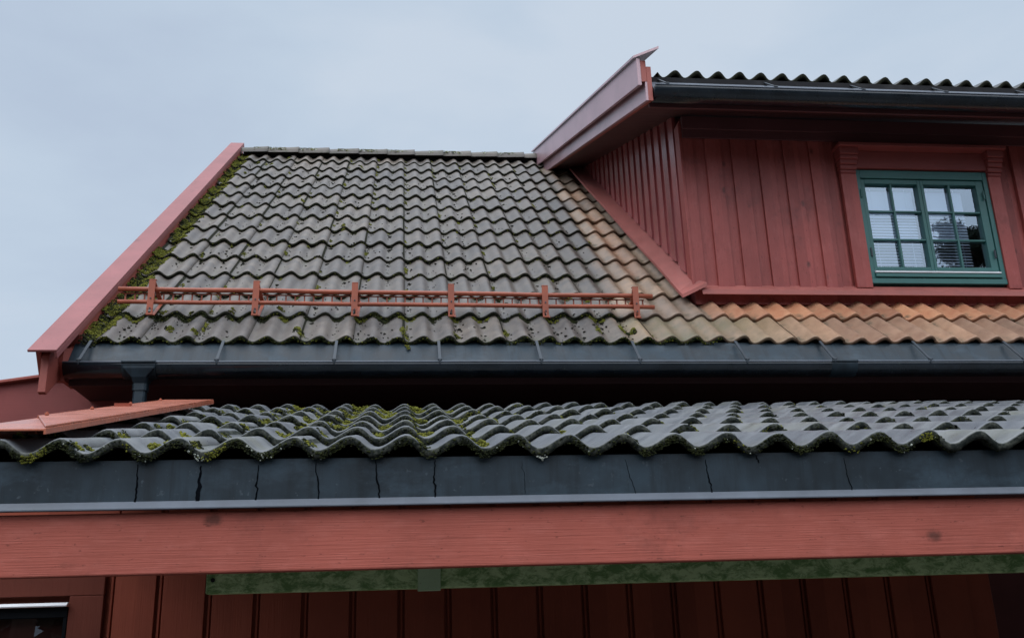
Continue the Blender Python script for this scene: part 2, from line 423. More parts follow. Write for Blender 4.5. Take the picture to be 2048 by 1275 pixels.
# blobs for moss, crumbs and lichen
_ico = bmesh.new(); bmesh.ops.create_icosphere(_ico, subdivisions=1, radius=1)
ICO_V = [v.co.copy() for v in _ico.verts]; ICO_F = [tuple(v.index for v in f.verts) for f in _ico.faces]; _ico.free()
def blob(mb, p, n, r, flat=.6, rn=random):
    q = n.to_track_quat('Z', 'Y').to_matrix() @ Matrix.Rotation(rn.random()*6.28, 3, 'Z')
    sx, sy, sz = r*rn.uniform(.7, 1.3), r*rn.uniform(.7, 1.3), r*flat*rn.uniform(.7, 1.3)
    i = len(mb.v)
    for v in ICO_V:
        k_ = rn.uniform(.8, 1.2)
        mb.v.append(tuple(p+q@Vector((v.x*sx*k_, v.y*sy*k_, v.z*sz*k_))))
    for f in ICO_F: mb.f.append(tuple(i+a for a in f))
def clump(mb, S, x, s, rad, cnt, size=.007, rn=random, hgt=.012, sy=1.):
    for _ in range(cnt):
        a = rn.random()*6.283; d = rad*math.sqrt(rn.random())
        xx = x+math.cos(a)*d; ss = s+math.sin(a)*d*sy
        h = hgt*max(0, 1-(d/rad)**2)*rn.random()
        p, n, D = S(xx, ss, h-.001)
        blob(mb, p, n, size*rn.uniform(.6, 1.25), .75, rn)

# =================================================================== HOUSE
house = empty('house', (2.6, 5.95, 0), 'red wooden house with mossy tiled roof and a shed dormer with green window', 'house')
PM = R(37.83); GM = .4243; EM = (0, 5.491, 1.694); SM = 0.0
DM = Vector((0, math.cos(PM), math.sin(PM))); NM = Vector((0, -math.sin(PM), math.cos(PM)))
def main_pt(x, s, off=0): 
    q = Vector(EM)+DM*s+NM*off; return (x, q.y, q.z)
def wx_main(x, r, v, rv):
    b = 1.34 + .015*r + (.0 if r < 3 else .06)
    s_ = min(1, max(0, (x-b+.05+.12*(rv-.5))/.28))
    if r == 0: return s_*(1.0+.45*max(0, min(1, (x-1.9)/.8)))
    if x > 2.0: return s_*(1.2+1.0*min(1, (x-1.7)/.6))
    if r > 2: return s_*(1.0+.6*math.exp(-((x-1.62)/.17)**2))+ (.12+.22*max(0, (r-10)/4))*(1-s_)
    return s_*1.0
def skip_main(x, r): return x > 2.15 and r*GM*DM.y+5.49 > 6.15 and not (x < 2.2 and r > 9)
roof = roof_tiles('tile_roof', M['tile_main'], house, EM, PM, GM, 14, SM, -6, 24, skip=skip_main, wxf=wx_main, seed=3, jit=2.1)
tag(roof, 'dark mossy concrete tiles turning beige and orange beside the dormer')
# underlay (stops at the dormer)
u = MB()
u.hexa([main_pt(-1.85, .03, -.16), main_pt(7.4, .03, -.16), main_pt(7.4, .7, -.16), main_pt(-1.85, .7, -.16),
        main_pt(-1.85, .03, -.066), main_pt(7.4, .03, -.066), main_pt(7.4, .7, -.066), main_pt(-1.85, .7, -.066)])
u.hexa([main_pt(-1.85, .702, -.16), main_pt(1.99, .702, -.16), main_pt(1.99, 5.85, -.16), main_pt(-1.85, 5.85, -.16),
        main_pt(-1.85, .702, -.066), main_pt(1.99, .702, -.066), main_pt(1.99, 5.85, -.066), main_pt(-1.85, 5.85, -.066)])
u.build('roof_deck', M['deck'], house)
# back slope of the main roof, so the house is closed from the side
RY, RZ = main_pt(0, 5.86)[1:]
bk = MB(); bk.hexa([(-1.85, RY+.02, RZ-.12), (7.4, RY+.02, RZ-.12), (7.4, RY+3.4, RZ-2.76), (-1.85, RY+3.4, RZ-2.76),
                    (-1.85, RY+.02, RZ-.02), (7.4, RY+.02, RZ-.02), (7.4, RY+3.4, RZ-2.66), (-1.85, RY+3.4, RZ-2.66)])
bk.build('back_roof_slope', M['tile_dorm'], house)
# ridge tiles: each one a half-round cap overlapping the next
xb = [-1.80, -1.535, -1.198, -.861, -.528, -.208, .102, .429, .746, 1.05, 1.36, 1.68]
rn = random.Random(11)
for i in range(len(xb)-1):
    x0, x1 = xb[i], xb[i+1]+.03
    r = MB(); segs = 10; i0 = 0
    for (x, rr) in ((x0, .078), (x0+.1, .084), (x1-.05, .095), (x1-.004, .100), (x1, .095), (x1, .07)):
        for k_ in range(segs+1):
            a = math.pi*(k_/segs)*1.06-.1
            w_ = rr*(1+noise.noise(Vector((x*12, k_, i)))*.03)
            r.v.append((x, RY+.01+math.cos(a)*w_*1.2, RZ-.035+math.sin(a)*w_+rn.gauss(0, .0006)))
    for a in range(5):
        for k_ in range(segs):
            q = a*(segs+1)+k_; r.f.append((q, q+segs+1, q+segs+2, q+1))
    n_ = len(r.v); rv = rn.random()
    r.at = {'rnd': [rv]*n_, 'edge': [0.]*n_, 'val': [.8]*n_, 'wx': [.1]*n_, 'low': [0.]*n_}
    tag(r.build('ridge_tile', M['tile_main'], house, smooth=True, fix=False))

# verge cap on the left edge of the main roof and its boards
v = MB(); s0, s1 = -.40, 6.03
def slope_box(mb, x0, x1, s0, s1, o0, o1, pt=main_pt):
    return mb.hexa([pt(x0, s0, o0), pt(x1, s0, o0), pt(x1, s1, o0), pt(x0, s1, o0), pt(x0, s0, o1), pt(x1, s0, o1), pt(x1, s1, o1), pt(x0, s1, o1)])
slope_box(v, -1.95, -1.803, s0, s1, .056, .070)
slope_box(v, -1.817, -1.803, s0, s1, .020, .0555)
v.build('verge_cap', M['cap'], house, bevel=.003)
v = MB(); slope_box(v, -1.932, -1.906, -.34, s1-.02, -.165, .0555)
v.build('bargeboard', M['barge_dark'], house, bevel=.003)
v = MB(); slope_box(v, -1.9055, -1.815, .0, s1-.02, -.14, .012)
v.build('verge_batten', M['barge_dark'], house)
v = MB(); v.prism_x(-1.865, -1.8425, [(5.36, 1.50), (5.42, 1.41), (5.60, 1.41), (5.60, 1.70), (5.50, 1.62), (5.36, 1.58)])
v.build('gutter_end_filler', M['barge_dark'], house)
v = MB(); v.prism_x(-1.905, -1.866, [(5.22, 1.50), (5.22, 1.298), (5.245, 1.290), (5.40, 1.41), (5.47, 1.41), (5.47, 1.60), (5.26, 1.56)])
v.build('gutter_end_board', M['barge_dark'], house, bevel=.003)
# soffit, fascia board, sheet eaves flashing
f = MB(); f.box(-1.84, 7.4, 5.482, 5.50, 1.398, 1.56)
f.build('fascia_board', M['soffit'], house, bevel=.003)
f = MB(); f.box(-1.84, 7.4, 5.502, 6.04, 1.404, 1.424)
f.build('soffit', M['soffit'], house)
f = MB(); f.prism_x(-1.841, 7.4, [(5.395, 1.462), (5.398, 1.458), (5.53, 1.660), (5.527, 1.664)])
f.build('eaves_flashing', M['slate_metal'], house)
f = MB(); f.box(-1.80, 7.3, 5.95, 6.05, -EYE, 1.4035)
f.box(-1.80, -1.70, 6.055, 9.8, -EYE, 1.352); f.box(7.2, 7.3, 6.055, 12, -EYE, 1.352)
f.build('main_wall', M['wall_shade'], house)
gb = MB(); gb.prism_x(-1.80, -1.72, [(5.54, 1.43), (13.5, 1.43), main_pt(0, 5.78, -.15)[1:], (5.60, 1.58)])
gb.build('gable_wall', M['low_v'], house)

# ------------------------------------------------ dormer
YD = 6.05
# front wall: backing + board-on-board
f = MB()
f.box(1.975, 3.228, YD+.02, YD+.12, 2.10, 3.50); f.box(4.231, 7.2, YD+.02, YD+.12, 2.10, 3.50)
f.box(3.2285, 4.2305, YD+.02, YD+.12, 2.10, 2.235); f.box(3.2285, 4.2305, YD+.02, YD+.12, 3.115, 3.50)
boards = [(2.139, 2.254), (2.331, 2.447), (2.522, 2.637), (2.714, 2.830), (2.908, 3.022)] + [(4.462+i*.192, 4.577+i*.192) for i in range(14)]
rn = random.Random(5)
for a, b_ in boards:
    j = rn.gauss(0, .002)
    f.box(a+j, b_+j, YD-.014+rn.gauss(0, .001), YD+.0195, 2.208+rn.gauss(0, .003), 3.46)
for a, b_ in [(2.045, 2.1405), (2.2525, 2.333), (2.4455, 2.524), (2.6355, 2.716), (2.8285, 2.910), (3.0205, 3.1)]:
    f.box(a, b_, YD+.004, YD+.0192, 2.222, 3.46)
f.build('dormer_front_wall', M['wall_v'], house, bevel=.0025)
f = MB(); f.box(1.957, 2.052, YD-.010, YD+.0196, 2.205, 3.46)
f.box(1.953, 1.975, YD-.014, YD+.085, 2.205, 3.46)
f.build('corner_board', M['wall_v'], house, bevel=.003)
# side wall: boards following the slope
zm = lambda y, off=0: EM[2]+(y-EM[1])*math.tan(PM)+off/math.cos(PM)
zd = lambda y: 3.318+(y-5.5)*math.tan(R(21))
f = MB(); f.prism_x(1.972, 2.06, [(YD+.13, zm(YD+.13)-.1), (9.9, zm(9.9)-.1), (9.9, zm(9.9)+.05), (9.75, zd(9.75)), (YD+.13, zd(YD+.13))])
y = YD+.1; rn = random.Random(8)
while y < 9.7:
    wb = .115
    f.prism_x(1.946, 1.9715, [(y, zm(y)+.150-.024*(y-6.1)+rn.gauss(0, .006)), (y+wb, zm(y+wb)+.142-.024*(y-6.1)), (y+wb, zd(y+wb)+.02), (y, zd(y)+.02)])
    y += wb
    f.prism_x(1.962, 1.9716, [(y-.01, zm(y)+.13-.024*(y-6.1)), (y+.088, zm(y+.088)+.13-.024*(y-6.1)), (y+.088, zd(y+.088)+.02), (y-.01, zd(y)+.02)])
    y += .078
f.build('dormer_side_wall', M['side_v'], house, bevel=.002)
# board flashing down the side of the dormer, lying on the tiles
f = MB()
def sf(x, y, z): return (x, y, z)
lo = [(1.860, 5.985, 2.150), (2.02, 5.965, 2.226)]; hi = [(1.800, 9.45, zm(9.45, .055)), (1.975, 9.45, zm(9.45, .055)+.07)]
mid = []
for k_ in range(9):
    tt = k_/8.
    xl = lo[0][0]+(hi[0][0]-lo[0][0])*tt; yl = lo[0][1]+(hi[0][1]-lo[0][1])*tt
    zl = zm(yl, .05)+.004*math.sin(k_*1.7)
    xr = 1.972 if k_ > 0 else 2.03
    mid.append(((xl, yl, zl), (xr, yl+(-.02 if k_ == 0 else 0), zl+.078-.075*tt)))
mid.insert(1, ((1.856, 6.035, zm(6.035, .05)), (2.028, 6.032, zm(6.035, .05)+.070)))
mid.insert(2, ((1.855, 6.05, zm(6.05, .05)), (1.972, 6.05, zm(6.05, .05)+.080)))
for a, b_ in zip(mid[:-1], mid[1:]):
    T = .026
    (l0, r0), (l1, r1) = a, b_
    f.hexa([(l0[0], l0[1], l0[2]-T), (r0[0], r0[1], r0[2]-T), (r1[0], r1[1], r1[2]-T), (l1[0], l1[1], l1[2]-T), l0, r0, r1, l1])
f.build('side_flashing_board', M['flash_red'], house)
# sloping sheet under the dormer front wall
f = MB(); f.prism_x(2.0, 7.3, [(6.06, 2.235), (5.985, 2.176), (5.980, 2.142), (5.986, 2.140), (5.992, 2.166), (6.06, 2.215)])
f.build('front_flashing', M['flash_red'], house)
# frieze and soffit
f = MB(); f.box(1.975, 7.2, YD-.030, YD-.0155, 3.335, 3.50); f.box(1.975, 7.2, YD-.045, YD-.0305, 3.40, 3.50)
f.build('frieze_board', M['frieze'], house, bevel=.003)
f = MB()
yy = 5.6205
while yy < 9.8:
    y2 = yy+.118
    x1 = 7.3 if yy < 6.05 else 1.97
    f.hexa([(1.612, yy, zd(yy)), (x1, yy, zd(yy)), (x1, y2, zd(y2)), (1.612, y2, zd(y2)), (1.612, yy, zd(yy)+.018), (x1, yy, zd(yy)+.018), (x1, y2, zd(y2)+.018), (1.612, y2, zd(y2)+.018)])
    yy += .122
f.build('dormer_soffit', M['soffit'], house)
f = MB(); f.hexa([(1.612, 5.57, zd(5.57)+.02), (7.3, 5.57, zd(5.57)+.02), (7.3, 10.2, zd(10.2)+.02), (1.612, 10.2, zd(10.2)+.02), (1.612, 5.57, zd(5.57)+.19), (7.3, 5.57, zd(5.57)+.19), (7.3, 10.2, zd(10.2)+.19), (1.612, 10.2, zd(10.2)+.19)])
f.build('dormer_roof_deck', M['deck'], house)
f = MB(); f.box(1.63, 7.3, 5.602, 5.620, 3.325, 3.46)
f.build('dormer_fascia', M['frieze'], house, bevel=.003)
PD = R(21); DD = Vector((0, math.cos(PD), math.sin(PD))); ND = Vector((0, -math.sin(PD), math.cos(PD)))
ED = (0, 5.60, 3.618)
def dorm_pt(x, s, off=0):
    q = Vector(ED)+DD*s+ND*off; return (x, q.y, q.z)
droof = roof_tiles('dormer_tile_roof', M['tile_dorm'], house, ED, PD, .40, 12, 1.711, 0, 19, seed=9, lap=.05, AMP=.050, TH=.034, jit=1.8)
# rake boards
def rake(mb, x0, x1, y0, y1, dt, db):
    zt = lambda y: 3.643+(y-5.5)*math.tan(R(20.9))
    return mb.hexa([(x0, y0, zt(y0)-db), (x1, y0, zt(y0)-db), (x1, y1, zt(y1)-db), (x0, y1, zt(y1)-db), (x0, y0, zt(y0)-dt), (x1, y0, zt(y0)-dt), (x1, y1, zt(y1)-dt), (x0, y1, zt(y1)-dt)])
f = MB(); rake(f, 1.538, 1.562, 5.495, 10.35, .012, .218); f.build('upper_rake_board', M['barge'], house, bevel=.003)
f = MB(); rake(f, 1.586, 1.611, 5.50, 9.95, .19, .330); f.build('lower_rake_board', M['barge'], house, bevel=.003)
f = MB(); rake(f, 1.562, 1.6, 5.50, 10.2, .03, .189); rake(f, 1.6, 1.632, 5.498, 10.0, .075, .33)
f.build('rake_backing', M['barge_dark'], house, bevel=.002)
f = MB(); 
zt = lambda y: 3.643+(y-5.5)*math.tan(R(20.9))
f.hexa([(1.520, 5.50, zt(5.50)-.011), (1.668, 5.40, zt(5.40)+.040), (1.668, 10.35, zt(10.35)+.028), (1.520, 10.35, zt(10.35)-.011),
        (1.520, 5.50, zt(5.50)+.006), (1.668, 5.40, zt(5.40)+.058), (1.668, 10.35, zt(10.35)+.046), (1.520, 10.35, zt(10.35)+.006)])
f.build('rake_cap', M['barge'], house)

# ------------------------------------------------ dormer window
f = MB()
f.box(3.112, 3.2275, YD-.036, YD-.0005, 2.208, 3.075); f.build('window_casing', M['wall_v'], house, bevel=.003)
f = MB(); f.box(4.232, 4.330, YD-.036, YD-.0005, 2.208, 3.075); f.build('window_casing', M['wall_v'], house, bevel=.003)
for xa, xb_ in ((3.108, 3.2265), (4.233, 4.334)):
    f = MB()
    for k_, (za, zb, pr_) in enumerate(((3.076, 3.10, .046), (3.1015, 3.135, .058), (3.1365, 3.17, .072), (3.1715, 3.20, .086), (3.2015, 3.255, .1))):
        f.box(xa-.003*k_, xb_+.003*k_, YD-pr_, YD-.001, za, zb)
    f.build('corbel', M['trim_x'], house, bevel=.006)
f = MB(); f.box(3.2275, 4.232, YD-.040, YD-.001, 3.122, 3.255)
f.build('window_head_board', M['trim_x'], house, bevel=.003)
f = MB(); f.box(3.085, 4.36, YD-.125, YD-.001, 3.2565, 3.282)
f.build('window_cornice', M['trim_x'], house, bevel=.004)

win = bpy.data.objects.new('window', None); C.objects.link(win); win.parent = house; win.location = Vector((3.73, YD, 2.25+EYE))-house.location
bpy.context.view_layer.update()
tag(win, 'green double casement window with white blinds')
f = MB(); yo0, yo1 = YD-.022, YD+.07
f.box(3.228, 3.262, yo0, yo1, 2.284, 3.113); f.box(4.197, 4.231, yo0, yo1, 2.284, 3.113)
f.box(3.2625, 4.1965, yo0, yo1, 3.050, 3.113); f.box(3.228, 4.231, yo0-.004, yo1, 2.244, 2.2835)
f.build('window_frame', M['green_frame'], win, bevel=.003)
f = MB(); f.box(3.262, 4.19, YD-.035, YD-.018, 2.290, 2.318); f.build('sill_bead', M['green_frame'], win, bevel=.003)
f = MB(); f.prism_x(3.262, 4.188, [(YD-.014, 2.343), (YD-.040, 2.330), (YD-.040, 2.3215), (YD-.014, 2.3215)])
f.build('drip_strip', M['white_strip'], win)
ys0, ys1 = YD-.013, YD+.045
for (xa, xb_, vm) in ((3.2655, 3.7135, 3.4885), (3.7155, 4.1935, 3.933)):
    lw = .027; rw = .025
    ax, bx = xa+lw, xb_-rw
    if xb_ > 4: bx = 4.139; ax = 3.737
    f = MB()
    f.box(xa, ax, ys0, ys1, 2.344, 3.045); f.box(bx, xb_, ys0, ys1, 2.344, 3.045)
    f.box(ax+.0004, bx-.0004, ys0, ys1, 3.010, 3.045); f.box(ax+.0004, bx-.0004, ys0, ys1, 2.344, 2.372)
    f.build('sash', M['green_frame'], win, bevel=.0025)
    f = MB(); f.box(vm-.0075, vm+.0075, ys0+.004, YD+.018, 2.3725, 3.0095)
    for zc in (2.797, 2.581):
        f.box(ax+.0005, vm-.0079, ys0+.006, YD+.018, zc-.0065, zc+.0065); f.box(vm+.0079, bx-.0005, ys0+.006, YD+.018, zc-.0065, zc+.0065)
    f.build('glazing_bar', M['green_frame'], win, bevel=.002)
    f = MB(); f.quad((ax, YD+.019, 2.372), (bx, YD+.019, 2.372), (bx, YD+.019, 3.010), (ax, YD+.019, 3.010)); f.build('glass_pane', M['glass'], win, fix=False)
for hx, hz in ((3.2505, 2.925), (3.2585, 2.475), (4.181, 2.925), (4.179, 2.47)):
    f = MB(); f.tube([(hx, YD-.026, hz-.03), (hx, YD-.026, hz+.03)], .0065, 8); f.tube([(hx, YD-.026, hz+.0305), (hx, YD-.026, hz+.036)], .0035, 8)
    f.build('hinge', M['galv'] if hz < 2.6 else M['green_frame'], win)
f = MB(); z = 2.39; ang = R(38)
while z < 2.80:
    lo_ = z < 2.59
    for xa, xb_ in ((3.30, 3.68), (3.745, 4.06)):
        f.quad((xa, YD+.062, z), (xb_, YD+.062, z), (xb_, YD+(.078 if lo_ else .070), z+(.014 if lo_ else .0195)), (xa, YD+(.078 if lo_ else .070), z+(.014 if lo_ else .0195)))
    z += .0225
for xa, xb_ in ((3.30, 3.68), (3.745, 4.06)): f.quad((xa, YD+.066, 2.805), (xb_, YD+.066, 2.805), (xb_, YD+.066, 2.985), (xa, YD+.066, 2.985))
f.build('blind', M['blind'], win, fix=False)
f = MB()
for x_ in (3.36, 3.62, 3.80, 4.0): f.box(x_, x_+.002, YD+.059, YD+.0605, 2.375, 3.0)
f.build('blind_cord', M['blind'], win)
f = MB(); f.box(3.0, 4.5, YD+1.4, YD+1.42, 1.9, 3.4); f.box(3.0, 3.02, YD+.125, YD+1.39, 1.9, 3.4); f.box(4.48, 4.5, YD+.125, YD+1.39, 1.9, 3.4)
f.box(3.0, 4.5, YD+.125, YD+1.39, 1.88, 1.899); f.box(3.0, 4.5, YD+.125, YD+1.39, 3.401, 3.42)
f.build('room_interior', M['room'], win)

# =================================================================== GUTTERS
def half_pipe(mb, x0, x1, yc, zc, r, th=.003, lipr=.007, n=14, bead=None):
    outer = [(yc-math.cos(math.pi*k_/n)*r, zc-math.sin(math.pi*k_/n)*r) for k_ in range(n+1)]
    inner = [(yc-math.cos(math.pi*k_/n)*(r-th), zc-math.sin(math.pi*k_/n)*(r-th)) for k_ in range(n+1)]
    i = len(mb.v); xs = [x0+(x1-x0)*q/12 for q in range(13)]
    ring = outer+inner[::-1]; m_ = len(ring)
    for x in xs:
        for (y_, z_) in ring: mb.v.append((x, y_, z_+noise.noise(Vector((x*.6, 0, 3)))*.002))
    for a in range(12):
        for k_ in range(m_):
            b_ = (k_+1) % m_; mb.f.append((i+a*m_+k_, i+a*m_+b_, i+(a+1)*m_+b_, i+(a+1)*m_+k_))
    if bead: bead.tube([(x, yc-r+.002, zc+.001+noise.noise(Vector((x*.6, 0, 3)))*.002) for x in xs], lipr, 8)
    elif lipr > .0075: mb.tube([(x, yc-r+.002, zc+.001+noise.noise(Vector((x*.6, 0, 3)))*.002) for x in xs], lipr, 8)
    # end cap
    mb.f.append(tuple(i+k_ for k_ in range(n+1)))
gut = empty('gutter', (2.7, 5.39, 1.43+EYE), 'long black half-round gutter under the mossy main roof, above the lower tiled roof', 'gutter', 'black gutters of the house')
f = MB(); bd = MB(); half_pipe(f, -1.835, 7.35, 5.405, 1.492, .075, bead=bd, lipr=.0055); bd.build('rolled_lip', M['lip'], gut, smooth=True); f.build('trough', M['gutter'], gut, smooth=True)  # pale bead colour paints the glint along the gutter lip
for x in [-1.75, -1.02, -.38, .211, .791, 1.37, 2.011, 2.548, 3.149, 3.75, 4.35, 4.95, 5.55]:
    f = MB()
    f.hexa([(x-.008, 5.335, 1.502), (x+.008, 5.335, 1.502), (x+.008, 5.50, 1.662), (x-.008, 5.50, 1.662), (x-.008, 5.332, 1.507), (x+.008, 5.332, 1.507), (x+.008, 5.497, 1.667), (x-.008, 5.497, 1.667)])
    f.tube([(x-.012, 5.332, 1.506), (x+.012, 5.332, 1.506)], .008, 8)
    f.tube([(x, 5.329, 1.505), (x, 5.328, 1.490), (x, 5.330, 1.478)], [.008, .006, .003], 6)
    f.build('gutter_bracket', M['galv'], gut)
f = MB(); half_pipe(f, -1.525, -1.345, 5.405, 1.4925, .0785, th=.002, lipr=.0095)
f.build('outlet_sleeve', M['slate_metal'], gut, smooth=True)
f = MB()
lv = [(.086, .0785, 1.470), (.084, .078, 1.458), (.040, .060, 1.412), (.035, .038, 1.386)]
for (rx, ry, z_) in lv:
    for sx, sy in ((-1, -1), (1, -1), (1, 1), (-1, 1)): f.v.append((-1.432+sx*rx, 5.405+sy*ry, z_))
for a in range(len(lv)-1):
    for k_ in range(4):
        b_ = (k_+1) % 4; f.f.append((a*4+k_, a*4+b_, (a+1)*4+b_, (a+1)*4+k_))
f.build('outlet_funnel', M['slate_metal'], gut, bevel=.006)
f = MB(); half_pipe(f, 1.98+.55, 2.04+.65, 5.405, 1.4922, .077, th=.002, lipr=.008); f.build('joint_sleeve', M['slate_metal'], gut, smooth=True)
dp = empty('downpipe', (-1.43, 5.40, 0), 'dark grey rectangular downpipe dropping from the left end of the main gutter', 'downpipe')
def rpipe(mb, xc, yc, w_, z0, z1, ch=.010):
    pts = []
    for sx, sy in ((1, 1), (-1, 1), (-1, -1), (1, -1)):
        pts += [(xc+sx*w_, yc+sy*(w_-ch)), (xc+sx*(w_-ch), yc+sy*w_)] if sx*sy > 0 else [(xc+sx*(w_-ch), yc+sy*w_), (xc+sx*w_, yc+sy*(w_-ch))]
    n = len(pts); i = len(mb.v)
    mb.v += [(x, y, z0) for x, y in pts]+[(x, y, z1) for x, y in pts]
    mb.f.append(tuple(i+j for j in reversed(range(n)))); mb.f.append(tuple(i+n+j for j in range(n)))
    for j in range(n):
        k_ = (j+1) % n; mb.f.append((i+j, i+k_, i+n+k_, i+n+j))
f = MB(); rpipe(f, -1.432, 5.405, .032, -EYE, 1.344); f.build('pipe', M['slate_metal'], dp)
f = MB(); rpipe(f, -1.432, 5.405, .037, 1.3445, 1.384); f.build('collar', M['slate_metal'], dp)

gut2 = empty('gutter', (4.5, 5.51, 3.38+EYE), 'black half-round gutter along the dormer eave, above the green window', 'gutter', 'black gutters of the house')
f = MB(); bd = MB(); half_pipe(f, 1.640, 7.35, 5.530, 3.407, .080, bead=bd, lipr=.0055); bd.build('rolled_lip', M['lip'], gut2, smooth=True); f.build('trough', M['gutter'], gut2, smooth=True)  # bead tone is a painted glint here too
for x in (1.72, 2.46, 3.07, 3.66, 4.28, 4.9, 5.5):
    f = MB()
    f.hexa([(x-.007, 5.453, 3.415), (x+.007, 5.453, 3.415), (x-.02, 5.60, 3.54), (x-.034, 5.60, 3.54), (x-.007, 5.450, 3.419), (x+.007, 5.450, 3.419), (x-.02, 5.597, 3.544), (x-.034, 5.597, 3.544)])
    f.tube([(x-.012, 5.451, 3.416), (x+.012, 5.451, 3.416)], .008, 8)
    f.build('gutter_bracket', M['galv'], gut2)
f = MB(); f.prism_x(1.64, 7.3, [(5.50, 3.405), (5.503, 3.401), (5.625, 3.56), (5.622, 3.564)]); f.build('eaves_flashing', M['zinc'], gut2)

# =================================================================== SNOW GUARD
sg = empty('snow_guard', (-.07, 5.78, 1.91+EYE), 'red painted two-rail snow guard bolted across the lower courses of the main roof', 'snow guard')
YS = 5.80
def rail_z(x, up): return (2.085-.0082*(x+1.72)) if up else (2.003-.0058*(x+1.71))
for up, xa, xb_ in ((1, -1.718, 1.60), (0, -1.716, 1.608)):
    pts = [(xa+(xb_-xa)*q/14, YS+.004*math.sin(q*1.3), rail_z(xa+(xb_-xa)*q/14, up)+.0012*math.sin(q*2.1)) for q in range(15)]
    f = MB(); f.tube(pts, .0145 if up else .0135, 12); f.build('rail', M['rail'], sg, smooth=True)
f = MB(); x = -1.68; n_ = 0
while x < 1.55:
    zt_, zb_ = rail_z(x, 1)-.018, rail_z(x, 0)+.014
    f.box(x-.0042, x+.0042, YS+.021, YS+.029, zb_-.002, zt_); x += .0565
for q in range(28):
    xa = -1.70+q*3.25/28; xb_ = xa+3.25/28
    for up, dz in ((1, -.019), (0, .012)):
        za, zb_ = rail_z(xa, up)+dz, rail_z(xb_, up)+dz
        f.hexa([(xa, YS+.021, za-.003), (xb_, YS+.021, zb_-.003), (xb_, YS+.029, zb_-.003), (xa, YS+.029, za-.003), (xa, YS+.021, za+.003), (xb_, YS+.021, zb_+.003), (xb_, YS+.029, zb_+.003), (xa, YS+.029, za+.003)])
f.build('ladder_insert', M['rail'], sg)
for i, (x, dx) in enumerate(((-1.519, .004), (-.898, .003), (-.297, .002), (.302, .001), (.898, .001), (1.487, -.001))):
    zt_ = 2.136-.0088*(x+1.52); zb_ = 1.918-.003*(x+1.52); hw = .0195
    f = MB()
    f.hexa([(x-hw, YS-.026, zb_+.03), (x+hw, YS-.026, zb_+.03), (x+hw, YS-.021, zb_+.03), (x-hw, YS-.021, zb_+.03), (x+dx-hw, YS-.026, zt_), (x+dx+hw, YS-.026, zt_), (x+dx+hw, YS-.021, zt_), (x+dx-hw, YS-.021, zt_)])
    for sx in (-1, 1):
        f.box(x+sx*(hw-.006)-.006, x+sx*(hw-.006)+.006, YS-.026, YS-.021, zb_+.004, zb_+.0298)
    f.box(x-hw, x+hw, YS-.034, YS-.016, zb_-.008, zb_+.0038)
    # folded top
    f.hexa([(x+dx-hw, YS-.0265, zt_+.0004), (x+dx+hw, YS-.0265, zt_+.0004), (x+dx+hw, YS+.012, zt_+.006), (x+dx-hw, YS+.012, zt_+.006), (x+dx-hw, YS-.0265, zt_+.005), (x+dx+hw, YS-.0265, zt_+.005), (x+dx+hw, YS+.012, zt_+.011), (x+dx-hw, YS+.012, zt_+.011)])
    f.build('bracket_plate', M['rail'], sg, bevel=.0015)
    f = MB()   # back strut and strap lying up the slope
    f.hexa([(x-.012, YS+.012, zt_-.004), (x+.014, YS+.012, zt_-.004), (x+.030, YS+.17, 2.05), (x+.004, YS+.17, 2.05), (x-.012, YS+.016, zt_+.005), (x+.014, YS+.016, zt_+.005), (x+.030, YS+.176, 2.056), (x+.004, YS+.176, 2.056)])
    f.build('strut', M['rail'], sg)
    f = MB()
    a = surf(EM, PM, GM, SM, x+.03, .41, .016)[0]; b_ = surf(EM, PM, GM, SM, x+.03, .70, .016)[0]
    f.hexa([(x+.010, YS-.012, zb_-.004), (x+.030, YS-.012, zb_-.004), (x+.030, 6.02, 2.085), (x+.010, 6.02, 2.085), (x+.010, YS-.012, zb_), (x+.030, YS-.012, zb_), (x+.030, 6.02, 2.090), (x+.010, 6.02, 2.090)])
    f.build('base_strap', M['rail'], sg)
    f = MB(); f.tube([(x+.001, YS-.0265, (zt_+zb_)/2-.01), (x+.001, YS-.031, (zt_+zb_)/2-.01)], .005, 6); f.build('bolt', M['galv'], sg)
    f = MB(); f.tube([(x+.001, YS-.0265, zb_+.036), (x+.001, YS-.031, zb_+.036)], .005, 6); f.build('bolt', M['galv'], sg)

# =================================================================== LOW BUILDING (lean-to)
low = empty('lean_to', (.8, 3.9, 0), 'low lean-to with moss-grown grey tiles, blue-grey sheet edge and red fascia beam across the foreground', 'building')
PL = R(15.15); GL = .4145; EL = (0, 2.625, .528); SL = .3*0+.0355
def low_pt(x, s, off=0):
    q = Vector(EL)+Vector((0, math.cos(PL), math.sin(PL)))*s+Vector((0, -math.sin(PL), math.cos(PL)))*off; return (x, q.y, q.z)
roof_tiles('tile_roof', M['tile_low'], low, EL, PL, GL, 7, SL, -4, 16, seed=5, jit=1.8, clip=.2)
f = MB(); slope_box(f, -1.16, 4.8, .04, 2.66, -.12, -.066, low_pt); f.build('roof_deck', M['deck'], low)
